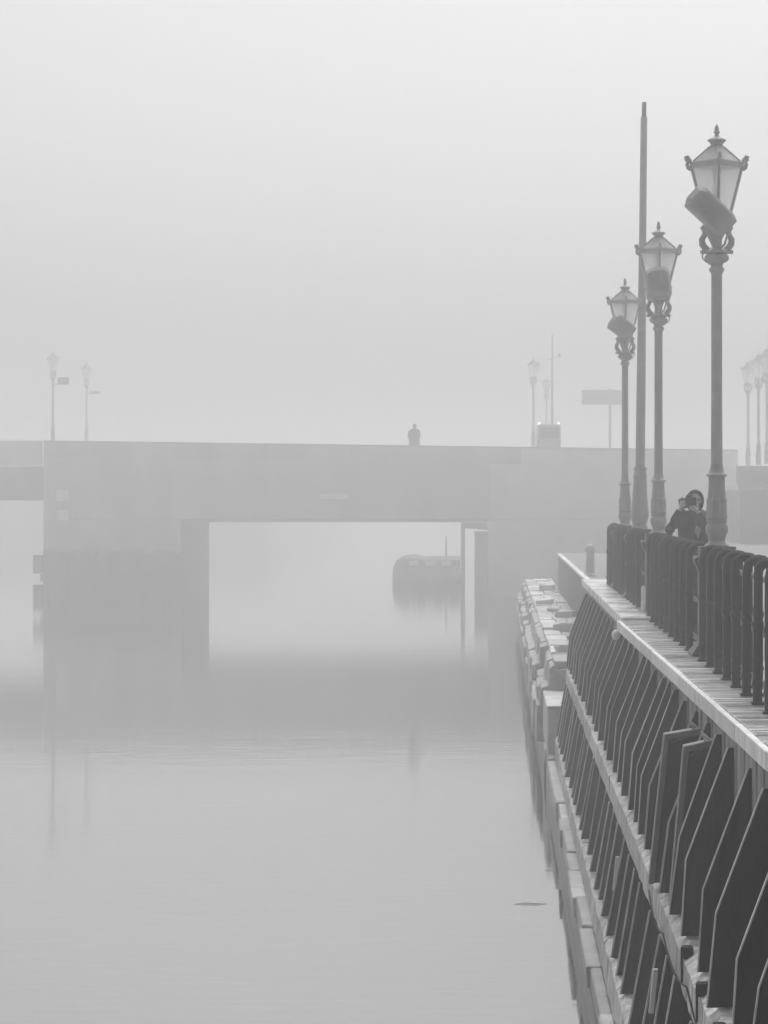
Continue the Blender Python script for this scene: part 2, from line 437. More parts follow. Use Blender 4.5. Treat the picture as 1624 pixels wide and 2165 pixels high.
for (sx, sy, sw, sh), nm in zip(stone_spots, names):
    zb = zd(3.41) + .02
    sh *= .5
    me = MB().box(-sw / 2, sw / 2, -sw * .45, sw * .5, -.06, sh).mesh('loose_block', M_PALE, bevel=.03, jitter=.03)
    tag(link('loose_block', me, loc=(sx, sy, zb), rot=(random.uniform(-.04, .04), random.uniform(-.04, .04), random.uniform(-.4, .4))), nm, 'stone block', 'loose blocks on the terrace')
# dry twig sticking out over the terrace step
pts = [(1.75, 47.2, zd(3.97)), (1.62, 47.5, zd(3.86)), (1.5, 47.9, zd(3.84)), (1.36, 48.2, zd(3.95))]
o = MB().tube(pts, [.012, .011, .009, .005], 5).tube([pts[1], (1.68, 47.3, zd(3.72)), (1.74, 47.2, zd(3.66))], [.009, .007, .004], 5).build('dead_branch', M_TWIG)
tag(o, 'dead branch lying on the pale step behind the fins', 'branch')

# low retaining wall behind the terrace
rw = thing('retaining_wall', 'dark retaining wall with a thin pale coping behind the stone terrace', 'wall', (2.33, 70, zd(3.5)))
ro = Vector(rw.location)
y = 46.1
while y < 86:
    L = 4.1
    link('wall_panel', MB().box(2.30, 2.355, y, y + L - .02, zd(3.6), zd(2.17)).mesh('wall_panel', M_RETW, bevel=.01), rw, loc=-ro)
    link('coping', MB().box(2.27, 2.42, y, y + L - .03, zd(2.168), zd(2.09)).mesh('coping', M_CAP, bevel=.012), rw, loc=-ro)
    y += L
def bollard(x, y, z, label):
    r = thing('bollard', label, 'bollard', (x, y, z), 0, 'bollards on the lower quay')
    MB().lathe([(.15, 0), (.15, .04), (.12, .08), (.11, .62), (.14, .66), (.14, .72), (.11, .78), (.06, .84), (.01, .86)], 14).build('post', M_IRON, r, smooth=True)
    MB().lathe([(.17, 0), (.17, .03), (.14, .05)], 14).build('foot', M_IRON, r)
    return r
bollard(2.52, 63, zd(2.12), 'faint iron bollard on the lower quay behind the deck end')

# ================================================================== RAILING
RX = 2.11
rail = thing('railing', 'dark iron railing of arched hoops along the deck edge', 'railing', (RX, 28, DECK))
def hoop_mesh():
    hw, H, r = .095, 1.13, .095
    pts = [(-hw, 0, 0), (-hw, 0, .5), (-hw, 0, H - r - .03)]
    for k in range(0, 9):
        a = math.pi - math.pi * k / 8
        pts.append((r * math.cos(a), 0, H - r - .03 + r * math.sin(a)))
    pts += [(hw, 0, .5), (hw, 0, 0)]
    mb = MB().tube(pts, .03, 8, rx=.038, ry=.034)
    mb.box(-hw - .05, hw + .05, -.05, .05, 0, .02)
    for sx in (-hw, hw):
        mb.lathe([(.034, .13), (.045, .15), (.045, .17), (.034, .19)], 10, cx=sx)
        mb.lathe([(.034, .58), (.048, .60), (.048, .63), (.034, .65)], 10, cx=sx)
    return mb.mesh('hoop', M_RAIL, smooth=True)
def picket_mesh():
    return MB().lathe([(.02, .06), (.02, .28), (.035, .31), (.035, .34), (.02, .37), (.016, .5), (.03, .6), (.055, .66), (.03, .72), (.016, .8), (.016, .98), (.03, 1.0), (.01, 1.04)], 10).mesh('picket', M_RAIL, smooth=True)
HM, PM = hoop_mesh(), picket_mesh()
LAMPS = [(2.235, 23.9), (2.225, 32.3), (2.228, 40.7)]
POLE = (2.225, 36.75)
stations = [y_ for _, y_ in LAMPS] + [POLE[1]]
y = 10.2
while y < 42.2:
    if min(abs(y - s_) for s_ in stations) > .5:
        link('hoop', HM, rail, loc=(0, y - 28, 0), rot=(0, random.uniform(-.008, .008), random.uniform(-.05, .05)))
    ym = y + .40
    if min(abs(ym - s_) for s_ in stations) > .26 and ym > 26:
        link('picket', PM, rail, loc=(.0, ym - 28, 0))
    y += .80
for z0, z1, xw in ((.10, .14, .022), (.50, .535, .02), (.93, .965, .024)):
    MB().box(-xw, xw, 10 - 28, 42.2 - 28, z0, z1).build('rail_bar', M_RAIL, rail)
# end post
MB().lathe([(.12, 0), (.13, .03), (.09, .08), (.08, .95), (.10, 1.0), (.10, 1.05), (.07, 1.10), (.02, 1.13)], 14, cy=42.35 - 28).build('end_post', M_RAIL, rail, smooth=True)

# ================================================================== LAMPS
def ring_path(n, f): return [f(k / (n - 1)) for k in range(n)]
def pedestal(root, M):
    """square-ish post up to rail height with flared foot and moulded cap"""
    r2 = math.sqrt(2)
    MB().lathe([(.27 * r2, 0), (.27 * r2, .025), (.225 * r2, .08), (.19 * r2, .13), (.178 * r2, .16), (.175 * r2, .88), (.19 * r2, .92), (.205 * r2, .96), (.18 * r2, .99)], 4, rot=R(45)).build('pedestal', M, root)
    mb = MB()
    for z0, h in ((.992, .022), (1.020, .022), (1.048, .022), (1.074, .022)): mb.box(-.178, .178, -.178, .178, z0, z0 + h)
    mb.box(-.165, .165, -.165, .165, .985, 1.094)
    mb.build('cap_moulding', M, root, bevel=0)
    # scroll bracket on the water side
    MB().tube([(-.17, 0, .84), (-.19, 0, .90), (-.21, 0, .945), (-.22, 0, .965), (-.19, 0, .985)], [.02, .025, .03, .034, .025], 8, ry=.10).build('scroll', M, root, smooth=True)
def make_lamp_parts(root, M, flood=None, cable=True, cable_side=-1, ped=True):
    if ped: pedestal(root, M_RAIL)
    # cast base with bulb, drum and rings
    MB().lathe([(.12, 1.09), (.125, 1.11), (.095, 1.13), (.083, 1.155), (.092, 1.20), (.110, 1.24), (.116, 1.275), (.110, 1.305), (.096, 1.325), (.094, 1.338), (.106, 1.345), (.110, 1.355), (.100, 1.365), (.094, 1.375), (.112, 1.382), (.112, 1.392), (.104, 1.41),
                (.105, 1.46), (.099, 1.50), (.099, 1.555), (.104, 1.56), (.104, 1.572), (.094, 1.58), (.084, 1.70), (.082, 1.79), (.086, 1.80), (.108, 1.812), (.108, 1.824), (.085, 1.84), (.075, 1.86), (.066, 1.90), (.060, 1.93)], 20).build('base', M, root, smooth=True)
    # relief leaves on the drum
    mb = MB()
    for k in range(8):
        a = 2 * math.pi * k / 8 + .2; c, s_ = math.cos(a), math.sin(a)
        mb.tube([(.100 * c, .100 * s_, 1.41), (.100 * c, .100 * s_, 1.47), (.096 * c, .096 * s_, 1.55), (.086 * c, .086 * s_, 1.64)], [.004, .010, .008, .003], 6)
    mb.build('leaf_relief', M, root, smooth=True)
    MB().lathe([(.060, 1.92), (.0565, 2.6), (.0555, 3.84), (.060, 3.86), (.078, 3.885), (.078, 3.905), (.062, 3.92), (.058, 3.94)], 16).build('shaft', M, root, smooth=True)
    MB().lathe([(.058, 3.93), (.066, 3.955), (.105, 3.975), (.125, 4.0), (.125, 4.025), (.105, 4.045), (.085, 4.055), (.10, 4.062)], 18).build('capital', M, root, smooth=True)
    mb = MB().lathe([(.11, 4.055), (.115, 4.062), (.115, 4.085), (.09, 4.095), (.07, 4.11)], 16)
    for k in range(4):
        a = k * math.pi / 2; c, s_ = math.cos(a), math.sin(a)
        T = Matrix.Rotation(a, 4, 'Z')
        mb.box(.09, .165, -.022, .022, 4.055, 4.09, T)
    mb.build('collar', M, root)
    # cradle: four scroll arms carrying the lantern
    for k in range(4):
        a = k * math.pi / 2; c, s_ = math.cos(a), math.sin(a)
        prof = [(.075, 4.085), (.115, 4.11), (.145, 4.15), (.15, 4.20), (.125, 4.24), (.115, 4.28), (.135, 4.32), (.118, 4.345)]
        MB().tube([(r_ * c, r_ * s_, z_) for r_, z_ in prof], [.03, .036, .036, .034, .03, .034, .036, .022], 8).build('cradle_arm', M, root, smooth=True)
    MB().lathe([(.06, 4.09), (.05, 4.13), (.055, 4.20), (.085, 4.26), (.09, 4.31), (.10, 4.335), (.112, 4.35), (.112, 4.37)], 12).build('cradle_stem', M, root, smooth=True)
    # lantern: square frustum, corners towards +-X and +-Y
    zb, zt, rb, rt = 4.36, 4.93, .112, .254
    fr = MB().lathe([(rb + .012, zb - .02), (rb + .012, zb + .012), (rb - .006, zb + .012)], 4)
    fr.lathe([(rt - .02, zt - .004), (rt + .018, zt), (rt + .018, zt + .045), (rt - .02, zt + .05)], 4)
    for k in range(4):
        a = k * math.pi / 2; c, s_ = math.cos(a), math.sin(a)
        fr.tube([(rb * c, rb * s_, zb), (rt * c, rt * s_, zt)], .0175, 6)
    frame = fr.build('lantern_frame', M, root)
    for k in range(4):
        a, b = k * math.pi / 2, (k + 1) * math.pi / 2
        q = [(rb * math.cos(a), rb * math.sin(a), zb), (rb * math.cos(b), rb * math.sin(b), zb), (rt * math.cos(b), rt * math.sin(b), zt), (rt * math.cos(a), rt * math.sin(a), zt)]
        nrm = Vector((math.cos((a + b) / 2), math.sin((a + b) / 2), 0)) * .004
        vs = [Vector(p) * 1.0 for p in q] + [Vector(p) - nrm for p in q]
        MB().add(vs, [(0, 1, 2, 3), (7, 6, 5, 4), (0, 4, 5, 1), (1, 5, 6, 2), (2, 6, 7, 3), (3, 7, 4, 0)]).build('pane', M_GLASS, frame)
    rf = MB().lathe([(.245, zt + .05), (.235, zt + .062), (.07, 5.135), (.062, 5.155), (.066, 5.165)], 4)
    roof = rf.build('roof', M_ROOF, root)
    # ridge bars
    mb = MB()
    for k in range(4):
        a = k * math.pi / 2; c, s_ = math.cos(a), math.sin(a)
        mb.tube([(.24 * c, .24 * s_, zt + .058), (.07 * c, .07 * s_, 5.138)], .009, 5)
    mb.build('ridge', M, roof)
    MB().lathe([(.062, 5.15), (.066, 5.17), (.088, 5.19), (.098, 5.20), (.094, 5.207), (.06, 5.225), (.025, 5.245), (.018, 5.262), (.03, 5.275), (.033, 5.285), (.022, 5.30), (.024, 5.312), (.02, 5.335), (.005, 5.362)], 12).build('finial', M, roof, smooth=True)
    for k in range(4):
        a = k * math.pi / 2; c, s_ = math.cos(a), math.sin(a)
        prof = [(.262, 4.90), (.29, 4.925), (.30, 4.96), (.285, 4.985), (.31, 5.01), (.318, 5.035), (.295, 5.04), (.27, 5.0), (.255, 4.96)]
        MB().tube([(r_ * c, r_ * s_, z_) for r_, z_ in prof], [.016, .022, .02, .022, .02, .012, .016, .018, .012], 6).build('corner_scroll', M, root)
    if flood:
        cx, cz, ang, L, Wd, yo, rz = flood
        T = Matrix.Translation((cx, yo, cz)) @ Matrix.Rotation(rz, 4, 'Z') @ Matrix.Rotation(ang, 4, 'Y')
        sec = [(-.5, -.22), (-.42, -.5), (.36, -.5), (.5, -.38), (.5, .38), (.36, .5), (-.36, .5), (-.5, .3)]
        vs = []
        for yy, sc in ((-.11, .80), (-.05, 1.0), (.08, 1.0), (.12, .9)):
            vs += [T @ Vector((x_ * L * sc, yy, z_ * Wd * sc)) for x_, z_ in sec]
        fs = [tuple(range(8)), tuple(range(31, 23, -1))]
        for i in range(3): fs += [(i * 8 + j, i * 8 + (j + 1) % 8, (i + 1) * 8 + (j + 1) % 8, (i + 1) * 8 + j) for j in range(8)]
        fl = MB().add(vs, fs).build('floodlight', M, root, bevel=.006)
        mb = MB()
        for q in range(5): mb.box(-.3 * L, .22 * L, -.128, -.10, (-.3 + .14 * q) * Wd, (-.27 + .14 * q) * Wd, T)
        mb.build('cooling_rib', M, fl)
        # yoke down to the collar
        p0, p1 = T @ Vector((L * .12, .0, -.53 * Wd)), T @ Vector((L * .12, .0, .53 * Wd))
        MB().tube([p0, Vector((cx - .02, yo + .02, 4.22)), Vector((-.05, yo * .45, 4.13)), Vector((0, -.06, 4.09))], .012, 6).tube([p1, Vector((.10, yo + .02, 4.26)), Vector((.07, yo * .5, 4.14)), Vector((0.02, -.06, 4.09))], .012, 6).build('yoke', M, fl)
    if cable:
        s_ = cable_side
        pts = [(s_ * (.13 + .055 * math.sin(math.pi * t) - .09 * t), -.03, 4.07 - .14 * t - .035 * math.sin(math.pi * t) * 0) for t in [k / 10 for k in range(11)]]
        MB().tube(pts, .007, 6).build('cable', M, root)
floods = [(-.085, 4.46, R(43), .53, .27, -.22, 0), (-.02, 4.49, R(84), .44, .34, -.22, .0), (-.07, 4.505, R(36), .45, .31, -.22, .1)]
lamp_labels = ['nearest and tallest iron lamp post, with a tilted floodlight under its lantern',
               'middle iron lamp post on the railing, its floodlight facing straight ahead',
               'farthest lamp post on the railing, beside the tall flagpole, with a tilted floodlight']
for (x, yy), fl, lb, cs in zip(LAMPS, floods, lamp_labels, (-1, 1, 1)):
    r = thing('street_lamp', lb, 'street lamp', (x, yy, DECK), 0, 'lamp posts along the railing')
    make_lamp_parts(r, M_IRON, fl, True, cs)
# flagpole
fp = thing('flagpole', 'tall slightly leaning flagpole between the two farther railing lamps', 'flagpole', (POLE[0], POLE[1], DECK))
fp.rotation_euler = (0, R(.62), 0)
pedestal(fp, M_RAIL)
MB().lathe([(.12, 1.09), (.13, 1.11), (.12, 1.14), (.105, 1.17), (.12, 1.22), (.145, 1.30), (.14, 1.35), (.135, 1.42), (.125, 1.50), (.115, 1.62), (.105, 1.80), (.098, 1.90), (.112, 1.905), (.112, 1.925), (.098, 1.93), (.09, 2.02), (.108, 2.025), (.108, 2.045), (.086, 2.05), (.075, 2.08)], 18).build('base', M_IRON, fp, smooth=True)
MB().lathe([(.074, 2.05), (.072, 3.2), (.064, 4.6), (.056, 6.0), (.052, 7.50), (.0, 7.50)], 14).build('pole', M_IRON, fp, smooth=True)
MB().lathe([(.036, 7.48), (.034, 7.73), (.0, 7.735)], 12).build('tip_tube', M_STEEL, fp, smooth=True)

# white marker stub and white float at the deck step
mk = thing('marker_post', 'short white marker post at the foot of the middle lamp post', 'marker post', (2.00, 32.0, DECK + .03))
MB().lathe([(.030, 0), (.030, .30), (.026, .31)], 12).build('tube', M_WHITE, mk, smooth=True)
MB().lathe([(.026, .30), (.034, .31), (.034, .33), (.018, .36), (.0, .365)], 12).build('cap', M_WHITE, mk, smooth=True)
ft = thing('float', 'round white float hanging under the corner of the deck step', 'float', (1.565, 30.75, 3.76))
MB().lathe([(.0, -.065), (.03, -.06), (.052, -.035), (.06, 0), (.052, .035), (.03, .06), (.012, .07)], 14).build('ball', M_WHITE, ft, smooth=True)
MB().tube([(0, 0, .06), (.02, .01, .13), (.06, .02, .18)], .006, 6).build('cord', M_STEEL, ft)

# ================================================================== BRIDGE
BY = 131.0
def bx(px): return (px - 1048) * BY / FPX
def bz(py): return EYE - (py - 1050) * BY / FPX
br = thing('bridge', 'concrete bridge across the canal, fading into fog', 'bridge', (bx(700), BY, 0))
bo = Vector(br.location)
def bpart(name, mb, m, parent=br, **k):
    o = mb.build(name, m, parent, **k)
    if parent is br: o.location = -bo
    return o
def slab_top(px): return bz(930 + 15 * px / 1120.0)
xl, xr = bx(92), bx(1560)
# girder fascia with slightly sloping top
xm = bx(1036)
g = MB().prism_y([(xl, bz(1098)), (xm, bz(1098)), (xm, slab_top(1036) - .95), (xl, slab_top(92) - .95)], BY, BY + 12.4)
bpart('girder', g, M_BRIDGE)
g = MB().prism_y([(xm + .01, bz(1098)), (xr, bz(1098)), (xr, slab_top(1560) - .95), (xm + .01, slab_top(1036) - .95)], BY + .05, BY + 12.4)
bpart('approach', g, M_RAMP)  # fog fade painted in by the paler tone
bpart('lower_flange', MB().box(bx(385), bx(1032), BY - .12, BY + 12.5, bz(1104), bz(1097)), M_DARKST)
# parapet as separate panels
n = 16
for i in range(n):
    a, b = 92 + (1560 - 92) * i / n, 92 + (1560 - 92) * (i + 1) / n
    p = [(bx(a) + .01, slab_top(a) - .949), (bx(b) - .01, slab_top(b) - .949), (bx(b) - .01, slab_top(b) - .06), (bx(a) + .01, slab_top(a) - .06)]
    pp = bpart('parapet_panel', MB().prism_y(p, BY - .02, BY + .22), M_RAMP if a > 1030 else M_BRIDGE)
    bpart('coping', MB().prism_y([(bx(a), slab_top(a) - .059), (bx(b), slab_top(b) - .059), (bx(b), slab_top(b)), (bx(a), slab_top(a))], BY - .10, BY + .3), M_DARKST, pp)
p = [(xl, slab_top(92) - .949), (xr, slab_top(1560) - .949), (xr, slab_top(1560)), (xl, slab_top(92))]
bpart('rear_parapet', MB().prism_y(p, BY + 10.8, BY + 11), M_BRIDGE)
# left pier: flush shaft, side return with its shade put into a dark colour, dark timber apron
bpart('pier', MB().box(xl, bx(385) - .05, BY + .003, BY + 12.4, -1, bz(1099)), M_BRIDGE)
for k in range(8):
    bpart('shaded_side', MB().box(bx(385) - .047, bx(385), BY + .02 + 1.55 * k, BY + 1.55 * k + 1.53, -1, bz(1101)), M_PIER)
for k in range(20):
    a = 97 + (388 - 97) * k / 20
    bpart('apron_timber', MB().box(bx(a), bx(a + 13.9), BY - .75 - random.uniform(0, .06), BY - .35, -1, bz(1166) + random.uniform(-.06, .06)), M_PIER)
bpart('apron_wale', MB().box(bx(92), bx(391), BY - .95, BY - .74, .9, 1.3), M_PIER)
for py in (1190, 1252):
    bpart('fender', MB().tube([(bx(88), BY - 1.0, bz(py) + .45), (bx(88), BY - 1.0, bz(py) - .55)], .28, 10), M_BLACK)
# left side span with a sloping girder
bpart('side_span', MB().box(bx(-260), xl - .01, BY + .3, BY + 12, bz(1058), bz(986)), M_DARKST)
for k in range(6):
    a = -260 + 58 * k
    bpart('side_parapet', MB().box(bx(a) + .02, bx(a + 58), BY + .25, BY + .45, bz(985), bz(931)), M_RAMP)
# right abutment
bpart('abutment', MB().box(bx(1032), bx(1558), BY + .06, BY + 12.4, -1, bz(1099)), M_RAMP)
bpart('abutment_bracket', MB().prism_y([(bx(978), bz(1105)), (bx(1031), bz(1105)), (bx(1031), bz(1121)), (bx(978), bz(1116))], BY + .2, BY + .7), M_DARKST)
# blank plates on the bridge face
for i, (a, b, c, d) in enumerate(((119, 146, 1034, 1060), (119, 146, 1077, 1102), (676, 736, 1043, 1056))):
    s_ = thing('sign_plate', ['upper of two pale square plates on the left pier of the bridge', 'lower of two pale square plates on the left pier of the bridge', 'long pale plate in the middle of the bridge girder'][i], 'sign', (bx((a + b) / 2), BY - .03, bz(d)), 0, 'plates on the bridge')
    ww, hh = bx(b) - bx(a), bz(c) - bz(d)
    MB().box(-ww / 2, ww / 2, -.03, 0, 0, hh).build('plate', M_WHITE, s_, bevel=.01)
    MB().box(-ww / 2 - .03, ww / 2 + .03, .001, .028, -.03, hh + .03).build('backing', M_STEEL, s_)

# bridge lamps (same kind of lantern, standing on the parapet line)
def bridge_lamp(px, py_top, py_base, yy, label, arm=None, group='lamp posts on the bridge'):
    X = (px - 1048) * yy / FPX; zb_ = EYE - (py_base - 1050) * yy / FPX; h = (py_base - py_top) * yy / FPX
    r = thing('bridge_lamp', label, 'street lamp', (X, yy, zb_), 0, group)
    sc = h / 4.28
    e = Matrix.Translation((0, 0, -1.09 * sc)) @ Matrix.Scale(sc, 4)
    make_lamp_parts(r, M_FARIRON, None, False, ped=False)
    for ch in list(r.children):
        ch.matrix_local = e @ ch.matrix_local
    if arm:
        ww, hh, zz = arm
        mb = MB().box(.05, ww, -.03, .03, zz - .03, zz + .03).box(ww * .3, ww, -.05, .05, zz - .03, zz + hh)
        mb.build('side_sign', M_DARKST, r)
    return r
bridge_lamp(112, 740, 932, BY + .12, 'left lamp post on the bridge with a small side sign', (.88, .38, 3.15))
bridge_lamp(183, 762, 932, BY + 10.9, 'second faint lamp post from the left on the bridge', (.8, .12, 2.85))
bridge_lamp(1128, 752, 945, BY + .12, 'lamp post on the right half of the bridge beside the dark box body')
bridge_lamp(1156, 795, 945, BY + 10.9, 'faint lamp post just behind the right bridge lamp, half hidden by it')
# thin mast
ms = thing('mast', 'thin mast with a crossarm rising behind the right bridge lamps', 'mast', (bx(1175), BY + 8, bz(946)))
MB().lathe([(.09, 0), (.06, 3), (.045, 6.8), (.0, 6.82)], 8).build('pole', M_DARKST, ms, smooth=True)
MB().tube([(-.35, 0, 5.3), (.0, 0, 5.4), (.42, 0, 5.55)], .03, 6).build('crossarm', M_DARKST, ms)
MB().lathe([(.0, 5.45), (.10, 5.5), (.10, 5.68), (.0, 5.74)], 8, cx=.45).build('head', M_DARKST, ms)
# boxy vehicle on the bridge
vh = thing('van', 'dark boxy vehicle on the bridge with two small lights on its roof', 'vehicle', (bx(1163), BY + 4, slab_top(1163) - .95))
MB().prism_x([(-2.2, .35), (2.2, .35), (2.25, 2.1), (2.1, 2.3), (-1.7, 2.3), (-2.15, 1.5)], -.65, .65).build('body', M_DARKST, vh, bevel=.05)
MB().box(-.55, .55, -2.14, -2.0, 1.45, 2.1).build('windscreen', M_LENS, vh)
for sx in (-.62, .62):
    for sy in (-1.4, 1.4):
        MB().tube([(sx - .09, sy, .35), (sx + .09, sy, .35)], .34, 12).build('wheel', M_BLACK, vh)
emi = bpy.data.materials.new('lit_lamp'); emi.use_nodes = True
eb = emi.node_tree.nodes['Principled BSDF']; eb.inputs['Emission Color'].default_value = (1, 1, 1, 1); eb.inputs['Emission Strength'].default_value = 3.0
for sx in (-.55, .55):
    MB().lathe([(.03, 2.31), (.05, 2.33), (.05, 2.38), (.02, 2.40)], 8, cx=sx, cy=-1.5).build('roof_light', emi, vh)
# person crossing the bridge
def person_far(px, py_top, yy, label):
    zt = EYE - (py_top - 1050) * yy / FPX; h = 1.75
    r = MB()
    prof = [(.10, 0), (.24, .02), (.25, .5), (.24, .95), (.23, 1.25), (.19, 1.42), (.08, 1.50), (.075, 1.53), (.105, 1.60), (.11, 1.66), (.08, 1.73), (.01, 1.75)]
    vs = []
    seg = 14
    for rad, z in prof:
        for k in range(seg):
            a = 2 * math.pi * k / seg
            fx = 1.25 if z < 1.45 else 1.0
            vs.append((rad * fx * math.cos(a) + (.02 if z > 1.5 else 0), rad * .75 * math.sin(a), z))
    fs = []
    for i in range(len(prof) - 1):
        for k in range(seg):
            fs.append((i * seg + k, i * seg + (k + 1) % seg, (i + 1) * seg + (k + 1) % seg, (i + 1) * seg + k))
    r.add(vs, fs)
    r.tube([(-.24, -.02, 1.38), (-.33, -.03, 1.1), (-.26, -.12, .86)], [.07, .06, .045], 8)
    r.tube([(.24, -.02, 1.38), (.31, -.03, 1.1), (.24, -.12, .86)], [.07, .06, .045], 8)
    o = r.build('person', M_JACKET, None, smooth=True)
    o.location = ((px - 1048) * yy / FPX, yy, zt - h)
    return tag(o, label, 'person')
person_far(876, 896, BY + 1.2, 'person in a long dark coat on the bridge, seen above the parapet')

# sign board on a post behind the bridge
sb = thing('sign_board', 'wide faint sign board on a post right of the bridge lamps', 'sign', ((1290 - 1048) * 150 / FPX, 150, 3.4))
MB().lathe([(.09, 0), (.08, 9.0)], 10).build('post', M_DARKST, sb, smooth=True)
zc = EYE + (1050 - 840) * 150 / FPX - 3.4
MB().box(-1.8, .75, -.12, -.02, zc - .46, zc + .46).build('board', M_DARKST, sb, bevel=.02)
MB().box(-1.7, .65, .0, .06, zc - .3, zc - .22).box(-1.7, .65, .0, .06, zc + .22, zc + .3).build('brace', M_DARKST, sb)

# ramp with lamps at the far right
rp = thing('ramp_wall', 'pale ramp wall with a dark parapet at the far right bank', 'wall', (14.5, 116, zd(2.12)))
po = Vector(rp.location)
o = MB().box(11.8, 60, 115, 127, zd(2.13), EYE + .57).build('wall_body', M_CAP, rp); o.location = -po
for k in range(8):
    o = MB().box(11.7 + 2.6 * k, 11.7 + 2.6 * k + 2.56, 114.8, 115.1, EYE + .573, EYE + 1.5).build('parapet_block', M_DARKST, rp, bevel=.03); o.location = -po
for px, pt, yy, lb in ((1582, 757, 116, 'leftmost of three faint lamp posts at the far right'), (1604, 742, 112, 'middle of three faint lamp posts at the far right'), (1622, 728, 108, 'rightmost faint lamp post, cut by the picture edge')):
    bridge_lamp(px, pt, 1050 + (0 - 1.5) * FPX / yy, yy, lb, group='lamp posts on the ramp')
o = MB().box(11.0, 60, 106, 114.7, zd(2.12) + .004, EYE + .3).build('ramp_terrace', M_PAVE); tag(o, kind='structure')

# ================================================================== BOAT AND PILES under the bridge
BT = 152.0
def pt(px, py, yy): return ((px - 1048) * yy / FPX, EYE - (py - 1050) * yy / FPX)
bt = thing('boat', 'dim moored boat with a rounded canvas cover seen through the bridge opening', 'boat', (-4.35, BT, 0))
bt.scale = (1.3, 1.1, .68)
x0, x1 = -1.7, 1.75
hv = []; hf = []
secs = [(-1.75, .25, .9), (-1.5, .75, 1.0), (-.9, 1.1, .95), (0, 1.2, .9), (1.2, 1.15, .9), (1.75, 1.0, .95)]
for xs_, hw, zt_ in secs:
    for yy, zz in ((-hw, zt_), (-hw * .85, .2), (-hw * .5, -.3), (hw * .5, -.3), (hw * .85, .2), (hw, zt_)): hv.append((xs_, yy, zz))
for i in range(len(secs) - 1):
    for j in range(5): hf.append((i * 6 + j, i * 6 + j + 1, (i + 1) * 6 + j + 1, (i + 1) * 6 + j))
    hf.append((i * 6 + 5, i * 6, (i + 1) * 6, (i + 1) * 6 + 5))
hf += [tuple(range(6)), tuple(range(30, 36))]
MB().add(hv, hf).build('hull', M_HULL, bt)
cv = []; cf = []
csec = [(-1.72, .35, 1.5), (-1.55, .7, 2.2), (-1.15, .95, 2.65), (-.6, 1.05, 2.75), (-.2, 1.05, 2.55), (.6, 1.05, 2.6), (1.6, 1.0, 2.58)]
for xs_, hw, zt_ in csec:
    for yy, zz in ((-hw, .96), (-hw, zt_ - .35), (-hw * .7, zt_ - .06), (0, zt_), (hw * .7, zt_ - .06), (hw, zt_ - .35), (hw, .96)): cv.append((xs_, yy, zz))
for i in range(len(csec) - 1):
    for j in range(6): cf.append((i * 7 + j, i * 7 + j + 1, (i + 1) * 7 + j + 1, (i + 1) * 7 + j))
cf += [tuple(range(7)), tuple(range(42, 49))]
MB().add(cv, cf).build('canvas_cover', M_CANVAS, bt, smooth=True)
for k in range(3): MB().box(-.9 + .8 * k, -.45 + .8 * k, -1.09, -1.055, 1.7, 2.15).build('window', M_WHITE, bt, bevel=.02)
MB().lathe([(.05, 2.5), (.03, 4.4), (0, 4.42)], 8, cx=.9).build('mast', M_DARKST, bt)
def pile(px, pytop, yy, r, label):
    X, Z = pt(px, pytop, yy)
    t = thing('mooring_pile', label, 'pile', (X, yy, -1), 0, 'mooring piles by the bridge')
    MB().lathe([(r, 0), (r * .95, Z + 1 - .12)], 10).build('post', M_PIER, t, smooth=True)
    MB().lathe([(r * 1.12, Z + 1 - .119), (r * 1.1, Z + 1 - .04), (r * .3, Z + 1)], 10).build('cap', M_DARKST, t)
pile(979, 1104, 149.5, .14, 'thin mooring pile at the right end of the moored boat')
pile(1018, 1122, 149.5, .45, 'thick mooring pile right of the boat, against the bridge abutment')

# ================================================================== FLOATING TWIGS
def twig(px, py, L, lb):
    yy = EYE * FPX / (py - 1050); X = (px - 1048) * yy / FPX
    o = MB().tube([(-L / 2, 0, .006), (-L * .1, .02, .012), (L * .2, -.01, .01), (L / 2, .015, .005)], [.003, .006, .006, .002], 6).tube([(-L * .1, .02, .012), (-L * .2, .06, .03)], [.004, .002], 5).build('floating_twig', M_TWIG)
    o.location = (X, yy, 0)
    tag(o, lb, 'twig')
twig(1122, 1912, .44, 'thin dark twig floating beside the stone ledge')

# ================================================================== PHOTOGRAPHER
def ellipsoid(mb, c, r, seg=16, rings=10, M=None):
    vs = [(0, 0, -1)]; fs = []
    for i in range(1, rings):
        t = math.pi * i / rings
        for k in range(seg):
            a = 2 * math.pi * k / seg
            vs.append((math.sin(t) * math.cos(a), math.sin(t) * math.sin(a), -math.cos(t)))
    vs.append((0, 0, 1))
    for k in range(seg):
        fs.append((0, 1 + (k + 1) % seg, 1 + k)); fs.append((len(vs) - 1, 1 + (rings - 2) * seg + k, 1 + (rings - 2) * seg + (k + 1) % seg))
    for i in range(rings - 2):
        for k in range(seg):
            a, b = 1 + i * seg + k, 1 + i * seg + (k + 1) % seg
            fs.append((a, b, b + seg, a + seg))
    out = []
    for p in vs:
        q = Vector((p[0] * r[0], p[1] * r[1], p[2] * r[2]))
        if M is not None: q = M @ q
        out.append(q + Vector(c))
    mb.add(out, fs)
def limb(mb, pts, rs, seg=12):
    """tapered chain with round joints"""
    mb.tube(pts, rs, seg)
    for p, r_ in zip(pts, rs): ellipsoid(mb, p, (r_, r_, r_), 12, 8)
